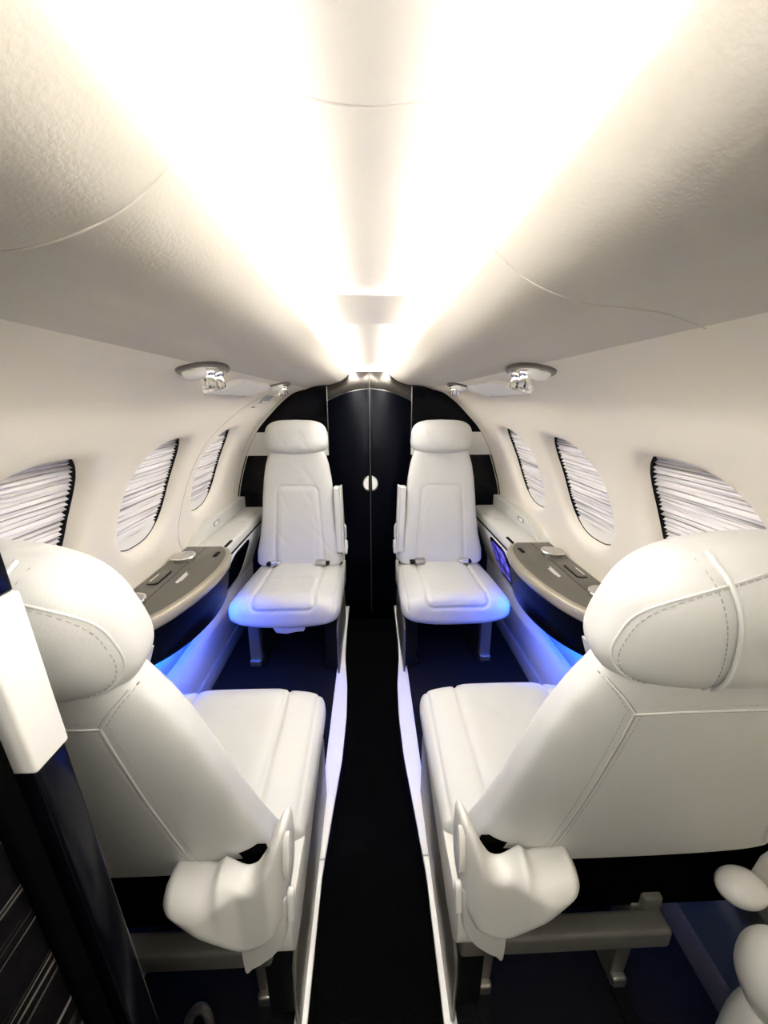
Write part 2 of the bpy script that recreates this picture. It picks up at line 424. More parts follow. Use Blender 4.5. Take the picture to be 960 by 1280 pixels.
# ---------------------------------------------------------------- windows and shades
wn = 0
for sd in (-1, 1):
    for i, c in enumerate(WIN):
        wn += 1
        w = empty('window_%d' % wn, wallpt(sd, SW, c), kind='structure'); off = w.location
        def wp(p, q, d): return wallpt(sd, SW+q, c+p, d)-off
        bm = bmesh.new(); rings = []
        for o_, d in ((.012, .0395), (.0, .0385), (-.0035, .041), (-.004, .062)):
            rings.append([bm.verts.new(wp(p, q, d)) for p, q in outline(o_)])
        skin(bm, rings, caps=False); from_bm('window_gap_shadow', bm, 'darkplas', w)  # dark ring put in for the shaded gap between blind and reveal
        # inner white rim plate seen beneath the shade
        q0 = B*.70; pts = [(p, q) for p, q in outline(-.001) if q > q0]
        pts.sort(); b = bmesh.new()
        F = [b.verts.new(wp(p, q, .0405)) for p, q in pts]; G = [b.verts.new(wp(p, q0+(.014*(1-(p/A)**2)), .0425)) for p, q in pts]
        for k in range(len(pts)-1): b.faces.new((F[k], F[k+1], G[k+1], G[k]))
        from_bm('window_sill', b, 'white', w)
        # pleated shade, a real zigzag of uneven folds
        pos = ['by the headrest of the near %s seat', 'at the middle of the %s wall', 'by the far %s seat'][i] % ('left' if sd < 0 else 'right')
        b = bmesh.new(); s = -B-.006; rows = []; k = 0; rnd = random.Random(wn*13)
        while s < B*.75:
            rows.append((s, .0485 + (-.0062 if k % 2 else .0045)*rnd.uniform(.6, 1.1))); s += rnd.choice((.0055, .007, .0095, .012)) if k % 2 else rnd.uniform(.002, .0045); k += 1
        rows.append((B*.75, .0475))
        V = [[b.verts.new(wp(p, q, d + .0008*math.sin(p*40+q*300))) for p in [-A-.006+(2*A+.012)*j/10 for j in range(11)]] for q, d in rows]
        for r_ in range(len(rows)-1):
            for j in range(10): b.faces.new((V[r_][j], V[r_][j+1], V[r_+1][j+1], V[r_+1][j]))
        o = empty('window_shade', off, label='white pleated window shade pulled down %s' % pos, cat='window shade', group='pleated window shades')
        from_bm('pleated_fabric', b, 'shade', o, angle=10)
        b = bmesh.new(); rb = []
        for p in [-A+(2*A)*j/10 for j in range(11)]:
            rb.append([b.verts.new(wp(p, B*.75+dq, .046+dd)) for dq, dd in ((-.004, 0), (.006, 0), (.006, .008), (-.004, .008))])
        skin(b, rb); from_bm('bottom_bar', b, 'white', o)

# ---------------------------------------------------------------- side ledges, tables, blue light
def face_x(z): return .626 + (.735-.626)*((-.64-z)/.30)    # console face leans out downwards
for sd in (-1, 1):
    side = 'left' if sd < 0 else 'right'
    t = empty('side_ledge', (sd*.70, 1.9, zr(-.95)), label='light grey side ledge with dark niche beside far %s seat' % side, cat='side ledge'); o0 = t.location
    def L(b, nm, m, par=t, a=35): bmesh.ops.translate(b, verts=b.verts[:], vec=-o0); return from_bm(nm, b, m, par, angle=a)
    prof = [(.786, -.60), (.655, -.600), (.634, -.604), (.626, -.616), (.626, -.64), (face_x(-.94), -.94), (.757, -.94), (.776, -.80)]
    L(prism([(sd*p, zr(q)) for p, q in prof], 1.572, 2.245, r=.003), 'ledge_body', 'ledge')
    L(prism([(sd*.622, zr(-.655)), (sd*.626, zr(-.655)), (sd*.626, zr(-.648)), (sd*.622, zr(-.648))], 1.58, 2.24, r=0), 'shadow_gap', 'darkplas')
    # riser along the wall with a latch window
    yz = [(1.576, -.598), (1.63, -.572), (1.76, -.535), (2.245, -.535), (2.245, -.600)]
    def rfn(p, q, a): 
        x = .745+(.60+q)*-.02 + a; return (sd*x, p, zr(q))
    L(prism(yz, .0, .06, fn=rfn, r=.003), 'riser', 'ledge')
    L(prism(rrect(1.80, -.558, .075, .022, .008), -.003, .004, fn=rfn, r=.001), 'latch', 'steel')
    L(prism(rrect(1.795, -.558, .042, .014, .004), -.0045, .001, fn=rfn, r=.001), 'latch_window', 'lens')
    L(box(sd*.655, sd*.72, 1.95, 2.14, zr(-.6), zr(-.5965), .002), 'lid', 'ledge')
    # white bezel and niche on the leaning face
    def ffn(p, q, a): return (sd*(face_x(q)-.001-a), p, zr(q))
    L(prism([(1.575, -.66), (2.2, -.66), (2.2, -.925), (1.575, -.925)], .0, .006, fn=ffn, r=.002), 'bezel', 'white')
    nic = rrect(1.80, -.785, .29, .215, .07)
    L(prism(nic, .006, .0075, fn=ffn, r=0), 'niche', 'black')
    if sd > 0:
        L(prism(rrect(1.815, -.785, .225, .165, .045), .0076, .0105, fn=ffn, r=.001), 'reflection_inset', 'niche_reflection')
    L(box(sd*.627, sd*.640, 1.59, 1.67, zr(-.607), zr(-.601), .002), 'finger_slot', 'darkplas')
    # near ledge beside the near seat
    t2 = empty('side_ledge', (sd*.70, .4, zr(-.95)), label='light grey side ledge beyond the backrest of the near %s seat' % side, cat='side ledge'); o0 = t2.location
    L(prism([(sd*p, zr(q)) for p, q in prof], .63, .985, r=.003), 'ledge_body', 'ledge', t2)
    L(prism([(.70, -.668), (.982, -.668), (.982, -.93), (.70, -.93)], .0, .012, fn=ffn, r=.004), 'lower_cover', 'ledge', t2)
    # stowed table cap
    t3 = empty('side_console', (sd*.68, 1.28, zr(-.62)), label='dark taupe console table with chrome cup holders and bowed black front, %s wall' % side, cat='console'); o0 = t3.location
    edge = [(.632, .985), (.600, 1.05), (.572, 1.15), (.556, 1.27), (.556, 1.38), (.572, 1.48), (.600, 1.545), (.622, 1.568)]
    E2 = [(v.x, v.y) for v in catmull([(a, b, 0) for a, b in edge], 6)]
    top = [(sd*.784, .986)] + [(sd*(x+.016), y) for x, y in E2] + [(sd*.784, 1.568)]
    L(prism(top, zr(-.616), zr(-.592), axis='z', r=.002), 'table_top', 'taupe', t3)
    # rounded lip swept round the edge
    b = bmesh.new(); rings = []
    cs = [(.018, -.591), (.009, -.5915), (.002, -.596), (-.003, -.606), (-.002, -.620), (.004, -.632), (.012, -.638), (.022, -.638)]
    for i, (x, y) in enumerate(E2):
        a_, c_ = E2[max(i-1, 0)], E2[min(i+1, len(E2)-1)]; tx, ty = c_[0]-a_[0], c_[1]-a_[1]; ln = math.hypot(tx, ty); nx, ny = ty/ln, -tx/ln
        rings.append([b.verts.new((sd*(x+nx*d), y+ny*d*1., zr(z))) for d, z in cs])
    skin(b, rings); L(b, 'table_lip', 'lip', t3, 50)
    L(box(sd*.7005, sd*.7020, .99, 1.565, zr(-.5925), zr(-.5914), 0), 'fold_line', 'darkplas', t3)
    L(prism(rrect(sd*.742, 1.262, .040, .11, .012), zr(-.592), zr(-.5885), axis='z', r=.001), 'latch_recess', 'darkplas', t3)
    L(prism(rrect(sd*.745, 1.262, .038, .106, .012), zr(-.590), zr(-.5872), axis='z', r=.001), 'latch', 'taupe', t3)
    def txt(nm, rows, m, par):
        b = bmesh.new()
        for (x, y, w, h) in rows: box(sd*(x-w/2), sd*(x+w/2), y-h/2, y+h/2, zr(-.5915), zr(-.5912), 0, bm=b)
        L(b, nm, m, par)
    txt('instruction_print', [(.668, 1.265, .0045, .085), (.661, 1.255, .005, .075), (.655, 1.262, .0025, .06)], 'wprint', t3)
    b = bmesh.new(); box(sd*.753, sd*.757, 1.225, 1.285, zr(-.5872), zr(-.5868), 0, bm=b); L(b, 'latch_print', 'wprint', t3)
    L(prism(rrect(sd*.625, 1.475, .018, .055, .008), zr(-.592), zr(-.5905), axis='z', r=.0005), 'finger_recess', 'darkplas', t3)
    for y in (1.425, 1.075):
        mt = Matrix.Translation((sd*.732, y, zr(-.592)))
        h = L(lathe([(.0, 0), (.043, 0), (.0435, .007), (.0455, .011), (.0455, .016), (.0435, .0185), (.040, .0185), (.039, .0165), (0, .0165)], 40, mt), 'cup_holder', 'chrome', t3)
        L(lathe([(.0, .0165), (.0378, .0165), (.037, .019), (0, .0195)], 40, mt), 'cup_holder_lid', 'lidmetal', h)
        L(box(sd*.7316, sd*.7324, y-.036, y+.036, zr(-.5727), zr(-.5722), 0), 'lid_seam', 'steel', h)
    # glossy black front below the table, bowed in plan and along its lower edge
    b = bmesh.new(); rows = []
    for j in range(9):
        f = j/8
        row = []
        for i, (x, y) in enumerate(E2):
            zb = -.752-.020*(1-((y-1.27)/.30)**2)
            z = -.634 + (zb+.634)*f
            row.append(b.verts.new((sd*(x+.013+.018*f*f), y, zr(z))))
        rows.append(row)
    for j in range(8):
        for i in range(len(E2)-1): b.faces.new((rows[j][i], rows[j][i+1], rows[j+1][i+1], rows[j+1][i]))
    bmesh.ops.solidify(b, geom=b.faces[:], thickness=.012*(1 if sd > 0 else 1))
    t4 = t3
    for ya, yb, xa in ((.985, .990, .645), (1.563, 1.568, .636)):
        L(prism([(sd*xa, zr(-.634)), (sd*(xa+.03), zr(-.765)), (sd*.70, zr(-.765)), (sd*.69, zr(-.634))], ya, yb, r=.001), 'end_cap', 'darkplas', t4)
    L(b, 'front_panel', 'panelblack', t4, 50)
    L(prism([(sd*.664, zr(-.655)), (sd*.672, zr(-.745)), (sd*.735, zr(-.941)), (sd*.757, zr(-.941)), (sd*.776, zr(-.80)), (sd*.78, zr(-.655))], .99, 1.565, r=.003), 'lower_panel', 'lowwall', t4)
    # blue accent light under the ledge
    M2 = [(x, y) for x, y in E2 if 1.06 < y < 1.49]
    M3 = [(x, y) for x, y in E2 if 1.05 < y < 1.53]
    b = prism([(sd*(x+.050), y) for x, y in M2] + [(sd*(x+.055), y) for x, y in M2[::-1]], zr(-.760), zr(-.742), axis='z', r=0)
    hb_ = prism([(sd*(x+.038), y) for x, y in M3] + [(sd*(x+.049), y) for x, y in M3[::-1]], zr(-.764), zr(-.738), axis='z', r=0)  # hidden dark block added to keep the blue light off the aisle side
    o = from_bm('accent_light_strip', b, 'blue'); from_bm('strip_light_block', hb_, 'darkplas', o); tag(o, 'glowing blue light strip tucked under the %s console panel' % side, 'light strip')

# ---------------------------------------------------------------- seats
XS = .383
def make_seat(s, loc, rz, phi, side, near):
    """s: which local x side faces the aisle; the seat faces local +y; z = 0 is the raised floor"""
    lab = ('white leather seat, its back to us, near the %s edge beside the aisle' if near else 'white leather seat facing us at the far %s, against the bulkhead') % side
    root = empty('cabin_seat', loc, rz, label=lab, cat='seat', group='white leather cabin seats')
    sp, cp = math.sin(phi), math.cos(phi)
    HZ, LB = (.388 if near else .40), .61
    BX = -s*.024 if near else 0.
    def bk(x, d, t): return Vector((x+BX, d*cp - t*sp, HZ + t*cp + d*sp))     # along the back: x, depth, height
    WT = [(0, .232), (.05, .230), (.14, .212), (.25, .196), (.36, .188), (.46, .178), (.53, .166), (.585, .150), (.61, .135)]
    WO = [(0, .352), (.08, .350), (.18, .332), (.30, .278), (.42, .210), (.53, .168), (.585, .150), (.61, .135)] if near else WT
    def wd(x, t): return lin(WT if x*s >= 0 else WO, t)
    TT = [(0, .105), (.2, .100), (.45, .088), (.61, .080)]
    # --- backrest
    b = bmesh.new(); rings = []; N = 150
    ts = [LB*i/110 for i in range(111)]
    cap = [(-.022, .55), (-.018, .80), (-.010, .94)]
    seq = [(-.02+0*k, f) for k, f in cap[:0]]
    prof = [(-.024, .50), (-.021, .74), (-.014, .90), (-.006, .975)] + [(t, 1.) for t in ts] + [(LB+.006, .975), (LB+.014, .90), (LB+.021, .74), (LB+.024, .50)]
    for t, f in prof:
        T = lin(TT, t); T2 = T*f
        row = []
        for k in range(N):
            ang = 2*PI*k/N; NX = 6. if (near and math.cos(ang)*s < 0) else 3.2; cx, cy = sup(ang, NX)
            w = wd(cx, t); w2 = w-(1-f)*.10 if f > .6 else w-.05
            x = cx*w2; d = T/2 + cy*T2/2
            u = abs(x)/w
            if cy > 0: d += (.010*u**2.5 - .010*(1-u*u))*cy*max(0, 1-(t/LB)**4)        # side bolsters stand proud at the front
            else: d += .006*(u**2)*(-cy)
            tt = t
            if t < .16: tt += (.085*(1-d/T)*(1-t/.16)) - .012*(1-t/.16)                   # rear skirt ends higher than the front
            # rear skirt arches up over the recline linkage near each side
            if cy < .2 and t < .16 and not (near and x*s < 0): tt += .040*math.exp(-((abs(x)-.165)/.045)**2)*(1-t/.16)*(1 if cy < 0 else .3)
            row.append(b.verts.new(bk(x, d, tt)))
        rings.append(row)
    skin(b, rings)
    back = from_bm('backrest', b, 'leather', root, angle=180)
    inv = lambda c: (c.x-BX, c.y*cp + (c.z-HZ)*sp, -c.y*sp + (c.z-HZ)*cp)
    fn_n, bk_n = Vector((0, cp, sp)), Vector((0, -cp, -sp))
    rnd = random.Random(len(side)*7 + near)
    wr = [(rnd.uniform(-.12, .12), rnd.uniform(.03, .5), rnd.uniform(.8, 2.2), rnd.uniform(.03, .07)) for _ in range(9)]
    def g_back(c, n):
        x, d, t = inv(c); out = 0
        if n.dot(fn_n) > .35:
            hw = .132 - .026*min(max(t, 0), .42)/.42
            q = sd_rbox(x, t, 0, .15, hw, .27, .035)
            out -= .0055*math.exp(-(q/.0042)**2)
            if q < 0: out += .005*min(1, -q/.03)
            for wx, wt, an, ln in wr:                                         # soft creases in the leather
                p = (x-wx)*math.cos(an) + (t-wt)*math.sin(an)*.5; r_ = -(x-wx)*math.sin(an) + (t-wt)*math.cos(an)
                out -= .0022*math.exp(-(r_/.006)**2 - (p/ln)**2)
        elif False:
            q = abs(abs(x)-.104-.012*max(0, (t-.2)/.4)-((wd(x, t)-lin(WT, t)) if x*s < 0 else 0)) if t < .525 else 9
            q = min(q, abs(t-.535+.0*abs(x)) if abs(x) < .115 else 9)
            out -= .0035*math.exp(-(q/.0045)**2)
        return out
    groove(back, g_back)
    # piping and stitches on the rear: a Y of seams at each shoulder
    def rear(x, t, lift=.0):
        w, T = wd(x, t), lin(TT, t); u = min(abs(x)/w, .995)
        NX = 6. if (near and x*s < 0) else 3.2; cy = -(1-u**NX)**(1/NX); d = T/2 + cy*T/2 + .006*u*u*(-cy) - lift; tt = t
        if t < .16: tt += (.085*(1-d/T)*(1-t/.16)) - .012*(1-t/.16) + (0 if (near and x*s < 0) else .040*math.exp(-((abs(x)-.165)/.045)**2)*(1-t/.16))
        return bk(x, d, tt)
    def rline(P, n=8): return [rear(p.x, p.y, -.0004) for p in catmull([(a, c_, 0) for a, c_ in P], n)]
    bp, bs, bc = bmesh.new(), bmesh.new(), bmesh.new()
    for e in (-1, 1):
        ex = lambda t: (lin(WO, t)-lin(WT, t)+.07*max(0, 1-t/.4)*near)*e*(1 if e*s < 0 else 0)
        down = [(e*.128, .030), (e*.108, .09), (e*.103, .20), (e*.102, .34), (e*.105, .46), (e*.108, .536)]
        down = [(a+ex(c_), c_) for a, c_ in down]
        shoulder = [(e*.108, .536), (e*.128, .562), (e*.147, .580)]
        tube(rline(down), .0017, bp); tube(rline(shoulder), .0015, bp)
        tube(rline([(a-e*.0028, c_) for a, c_ in down]), .0010, bc); tube(rline([(a-e*.002, c_+.0018) for a, c_ in shoulder]), .0008, bc)  # dark tubes beside the piping stand in for shade in the seam creases
        for o_ in (-.0085, .0085):
            dashes(rline([(a+o_, c_) for a, c_ in down]), .0046, .0030, .0009, bs)
            dashes(rline([(a+o_*.8, c_-abs(o_)*.4*(1 if o_*e < 0 else -1)) for a, c_ in shoulder]), .0046, .0030, .0009, bs)
    acr = [(-.108, .536), (-.06, .546), (0, .549), (.06, .546), (.108, .536)]
    tube(rline(acr), .0017, bp); tube(rline([(a, c_-.0028) for a, c_ in acr]), .0010, bc); dashes(rline([(a, c_+.009) for a, c_ in acr]), .0046, .0030, .0009, bs)
    from_bm('backrest_piping', bp, 'piping', back); from_bm('backrest_crease_shade', bc, 'thread_crease', back); from_bm('backrest_stitching', bs, 'thread_crease', back)
    # --- headrest: a pillow, fuller at the bottom
    hb = bmesh.new(); rings = []; h0, h1 = (LB-.042, LB+.138) if near else (LB-.022, LB+.152); NH = 110
    if near: hx, hd = .174, .062
    else: hx, hd = .172, .058
    for i in range(71):
        v = -1 + 2*i/70; e = max(0, 1-abs(v)**2.7)**(1/2.7)
        t = (h0+h1)/2 + v*(h1-h0)/2
        wx = hx*(max(0, 1-abs(v)**3.4)**(1/3.4))*(1-.05*(v+1)); dd = hd*e
        wx = max(wx, .03*hx); dd = max(dd, .0015)
        row = []
        for k in range(NH):
            cx, cy = sup(2*PI*k/NH, 2.5)
            row.append(hb.verts.new(bk(cx*wx, .050 + cy*dd + .010*(1-v)*(1 if cy > 0 else 0)*max(cy, 0) - .004*cx*cx, t)))
        rings.append(row)
    skin(hb, rings)
    head = from_bm('headrest', hb, 'leather', root, angle=180)
    hpx = lambda f: .041+.053*f-.004*math.sin(PI*f)
    wr2 = [(rnd.uniform(-.07, .09), rnd.uniform(.03, .1), rnd.uniform(.9, 1.7), rnd.uniform(.02, .04)) for _ in range(6)]
    def g_head(c, n):
        x, d, t = inv(c); out = 0; t -= h0
        if n.dot(fn_n) > .3:
            for wx_, wt, an, ln in wr2:
                p = (x-wx_)*math.cos(an) + (t-wt)*math.sin(an); r_ = -(x-wx_)*math.sin(an) + (t-wt)*math.cos(an)
                out -= .0035*math.exp(-(r_/.006)**2 - (p/ln)**2)
        elif near:
            q = abs(abs(x)-hpx(min(max(t/.18, 0), 1)))
            out -= .0035*math.exp(-(q/.005)**2)
        return out
    groove(head, g_head)
    if near:
        def hrear(x, t):
            v = min(max((t-h0)/(h1-h0)*2-1, -.999), .999); e = (1-abs(v)**2.7)**(1/2.7)
            wx = hx*((1-abs(v)**3.4)**(1/3.4))*(1-.05*(v+1)); u = min(abs(x)/wx, .999); cy = -(1-u**2.5)**(1/2.5)
            return bk(x, .050 + cy*hd*e - .004*(u*u) - .0008, t)
        bp, bs = bmesh.new(), bmesh.new()
        for e in (-1, 1):
            P = [hrear(e*hpx(i/40), h0+(h1-h0)*(.02+.973*i/40)) for i in range(41)]
            tube(P, .0026, bp)
            for o_ in (.011,):
                dashes([hrear(e*(hpx(i/40)+o_), h0+(h1-h0)*(.04+.92*i/40)) for i in range(41)], .004, .003, .0007, bs)
        def loop(kx, kz, n=160):                                         # perimeter seam round the rear face
            out = []
            for i in range(n+1):
                cx, cy = sup(2*PI*i/n, 3.0); v = cy*kz
                wx = hx*((1-abs(v)**3.4)**(1/3.4))*(1-.05*(v+1)); out.append(hrear(cx*kx*wx, (h0+h1)/2 + v*(h1-h0)/2))
            return out
        tube(loop(.965, .988), .0013, bp); dashes(loop(.935, .965), .0045, .003, .0009, bs)
        from_bm('headrest_piping', bp, 'piping', head); from_bm('headrest_stitching', bs, 'thread_crease', head)
    for e in (-1, 1): from_bm('headrest_post', tube([bk(e*.06, .045, LB-.03), bk(e*.06, .045, LB+.05)], .007), 'steel', root)
    # --- cushion
    cb = bmesh.new(); rings = []; NC = 170; hw = .247
    y0, y1 = (.10 if near else .03), (.495 if near else .545)
    prof = [(y0-.012, .7), (y0-.006, .9)] + [(y0 + (y1-.075-y0)*i/70, 1.) for i in range(71)]
    for i in range(1, 34):
        a = PI/2*i/34; prof.append((y1-.075+.075*math.sin(a), max(math.cos(a), .0)**.62))
    for y, f in prof:
        f_ = f; zc = (.350 if near else .342) + .018*(y/.5) - .012*(1-f)
        bz = (.068 + .004*y) if near else (.066 + .034*y)
        row = []
        for k in range(NC):
            cx, cz = sup(2*PI*k/NC, 2.7)
            w = hw*(.955+.045*min(1, max(0, (y-.03)/.3)))
            x = cx*(w-(1-f)*.055) ; z = zc + cz*max(bz*f, .002)
            if cz > 0: z += (.008*abs(cx)**2.4 - .004)*f*cz
            row.append(cb.verts.new((x, y, z)))
        rings.append(row)
    skin(cb, rings)
    cush = from_bm('seat_cushion', cb, 'leather', root, angle=180)
    wr3 = [(rnd.uniform(-.1, .1), rnd.uniform(.15, .4), rnd.uniform(.6, 2.4), rnd.uniform(.04, .09)) for _ in range(8)]
    def g_c(c, n):
        out = 0
        if n.z > .25 or (n.y > .2 and n.z > -.5):
            zz = .40 if c.y < y1-.07 else c.z
            q = sd_rbox(c.x, zz, 0, .50, .135, .142 if near else .116, .03) if c.y > .3 else abs(c.x)-.135
            out -= (.008 if near else .010)*math.exp(-(q/(.005 if near else .006))**2)
            if q < 0: out += .004*min(1, -q/.03)
            q2 = abs(abs(c.x)-.222); 
            if n.z > .2: out -= .003*math.exp(-(q2/.004)**2)
            for wx_, wt, an, ln in wr3:
                p = (c.x-wx_)*math.cos(an) + (c.y-wt)*math.sin(an); r_ = -(c.x-wx_)*math.sin(an) + (c.y-wt)*math.cos(an)
                if abs(c.x) < .13 and n.z > .6: out -= .0022*math.exp(-(r_/.008)**2 - (p/ln)**2)
        return out
    groove(cush, g_c)
    # --- leather side cover on the aisle side, tapering down at the rear
    def sx(a): return s*a
    cov = [(.42, .345), (.40, .318), (.30, .296), (.18, .275), (.08, .262), (.02, .255), (-.02, .262), (-.042, .285), (-.05, .32), (-.045, .36), (-.03, .372), (.05, .368), (.30, .350)]
    cv = [(v.x, v.y) for v in catmull([(a, c_, 0) for a, c_ in cov], 5, True)]
    from_bm('side_cover', prism(cv, sx(.200), sx(.238), axis='x', r=.008), 'shell', root)
    cvo = [(p, q) for p, q in cv]
    # taupe shroud below it, dark gap between
    sh = [(.47, .002), (.47, .235), (.44, .262), (.30, .262), (.10, .255), (.02, .235), (-.022, .19), (-.03, .13), (-.03, .002)]
    from_bm('side_shroud', prism(sh, sx(.222), sx(.231), axis='x', r=.004), 'shroud', root)
    from_bm('shroud_core', box(sx(.165), sx(.221), -.01, .45, .02, .27, .004), 'darkplas', root)
    # --- recline housing shells wrapping the rear corners
    def swoop(e, nm):
        out = [(.334, .497), (.326, .514), (.316, .519), (.291, .513), (.263, .510), (.253, .517), (.246, .523), (.237, .521), (.224, .512), (.211, .505), (.199, .507), (.188, .518), (.173, .545), (.163, .569), (.151, .590), (.144, .596), (.138, .585), (.137, .53), (.140, .47), (.150, .41), (.172, .375), (.205, .354), (.228, .354), (.246, .368), (.272, .400), (.298, .431), (.322, .463), (.333, .482)]
        pts = [(v.x, v.y) for v in catmull([(a, c_, 0) for a, c_ in out], 5, True)]
        def place(p, q, sd_):
            fat = min(1, max(0, (p-.215)/.07)); fat = fat*fat*(3-2*fat)
            R_ = .016+.024*fat; u = min(sd_/R_, 1); h = R_*math.sqrt(max(0, 1-(1-u)**2))
            wrap = 1.2*max(0, .172-p)**1.3*2.2
            ridge = .008*math.exp(-((p-.240)/.012)**2)*min(1, max(0, (q-.42)/.08))
            return -.062 + wrap - h - ridge*u, -.062 + wrap + .022 + .45*h
        b = pillow(pts, .004, place, lambda p, q, y: (e*(XS-p), y, q))
        return from_bm(nm, b, 'shell', root, angle=75)
    hs = swoop(s, 'recline_housing')
    tail = [(.232, .365), (.234, .30), (.233, .262), (.228, .254), (.218, .268), (.200, .281), (.180, .300), (.162, .325), (.150, .363), (.146, .45), (.20, .45)]
    from_bm('rear_corner_cover', prism([(sx(XS-p), q) for p, q in tail], -.058, -.030, r=.006), 'shell', root)
    from_bm('recline_lever', prism(rrect(0, 0, .016, .052, .0075), -.004, .010, fn=lambda p, q, a: (sx(XS-.138+a*.8), -.066+p*.9+q*.22, .455+q), r=.003), 'shell', hs)
    lens = [(.0115*math.sin(PI*k/12), .040*math.cos(PI*k/12)) for k in range(13)] + [(-.0115*math.sin(PI*k/12), -.040*math.cos(PI*k/12)) for k in range(1, 12)]
    from_bm('hinge_cap', prism(lens, -.004, .006, fn=lambda p, q, a: (sx(XS-.141+a), -.050+p+q*.2, .540+q), r=.003), 'shell', hs)
    if near:
        b = lathe([(.031*math.cos(PI*k/18), .031*math.sin(PI*k/18)) for k in range(-9, 10)], 32, Matrix.Translation((-sx(.262), -.055, .425)) @ Matrix.Rotation(PI/2, 4, 'Y') @ Matrix.Diagonal((.85, 1.0, 1.35, 1)))
        from_bm('outboard_hinge_cover', b, 'shell', root, angle=180)
    # --- base frame, legs
    b = bmesh.new()
    box(-.225, .19, -.035, .005, .222, .268, .008, bm=b); box(-.20, .20, .38, .42, .25, .285, .006, bm=b)
    box(-.19, -.15, 0, .40, .26, .30, .006, bm=b); box(.15, .19, 0, .40, .26, .30, .006, bm=b)
    fr = from_bm('base_frame', b, 'beam', root)
    from_bm('seat_pan', box(-.20, .20, .02, .44, .285, .335, .01), 'darkplas', root)
    for e in (-1, 1):
        for y in (.03, .36):
            b = bmesh.new(); xo = e*(.185 if y > .1 else .150); hwid = (.027 if y > .1 else .016)
            prism([(y-.022, .27), (y+.022, .27), (y+.030, .03), (y-.012, .03)], xo-hwid, xo+hwid, axis='x', r=.004, bm=b)
            lg = from_bm('leg', b, 'shroud', root)
            b = box(xo-hwid, xo+hwid, y-.025, y+.045, .0, .034, .006); from_bm('foot', b, 'steel', lg)
    for e in (-1, 1): from_bm('floor_track', box(e*.150-.016, e*.150+.016, -.06, .40, .0, .010, .002), 'darkplas', root)
    # black plate put in for the shade of the open void below the backrest
    b = bmesh.new(); rr = []
    for t in (-1, .0, .06, .125):
        xo = .35 if near else .222; xl, xr = (-.222, xo) if s < 0 else (-xo, .222)
        rr.append([(b.verts.new(bk(x, d, t)) if t >= 0 else b.verts.new((x, .0+d, .265))) for x, d in ((xl, .012), (xr, .012), (xr, .024), (xl, .024))])
    skin(b, rr); from_bm('rear_void_plate', b, 'matte', root)
    # --- belt buckles in the bight
    for e in (() if near else (-1, 1)):
        chrome = (e == -1) if side == 'right' else (e == 1)
        y = .125; z = .425
        b = bmesh.new(); box(e*.118-.027, e*.118+.027, y-.024, y+.020, z-.008, z+.016, .007, bm=b)
        bk_ = from_bm('belt_buckle', b, 'chrome' if chrome else 'steel', root)
        b = bmesh.new(); box(e*.150-.012, e*.150+.020, y-.028, y+.004, z-.010, z+.003, .002, bm=b); from_bm('belt_strap', b, 'darkplas', bk_)
    if not near:
        # stowed armrest beside the back, aisle side
        b = prism(rrect(.0, .235, .10, .36, .012), sx(.190), sx(.224), fn=lambda p, q, a: bk(a + sx(.014)*(1-q/.4), .055+p, q), r=.006)
        ar = from_bm('armrest', b, 'leather', root)
        b = prism(rrect(0, .235, .11, .37, .012), sx(.2245), sx(.232), fn=lambda p, q, a: bk(a + sx(.014)*(1-q/.4), .055+p, q), r=.003); from_bm('armrest_edge', b, 'shell', ar)
        b = prism(rrect(.02, .085, .05, .075, .014), sx(.232), sx(.246), fn=lambda p, q, a: bk(a + sx(.012), .055+p, q), r=.005); from_bm('armrest_button', b, 'shell', ar)
    return root
make_seat(1, (-XS-.002, .505, zr(-1.25)), 0, math.radians(17), 'left', True)
make_seat(-1, (XS+.004, .505, zr(-1.25)), 0, math.radians(17), 'right', True)
fl = make_seat(-1, (-XS-.003, 2.035, zr(-1.25)), PI, math.radians(6.5), 'left', False)
make_seat(1, (XS-.003, 2.035, zr(-1.25)), PI, math.radians(6.5), 'right', False)
# pale pouch hanging below the far left cushion
b = prism([(-.075, 0), (.075, 0), (.06, -.028), (.015, -.034), (-.03, -.024), (-.065, -.022)], .44, .452, r=.003)
bmesh.ops.translate(b, verts=b.verts[:], vec=(-.01, .03, .266)); from_bm('life_vest_flap', b, 'band', fl)

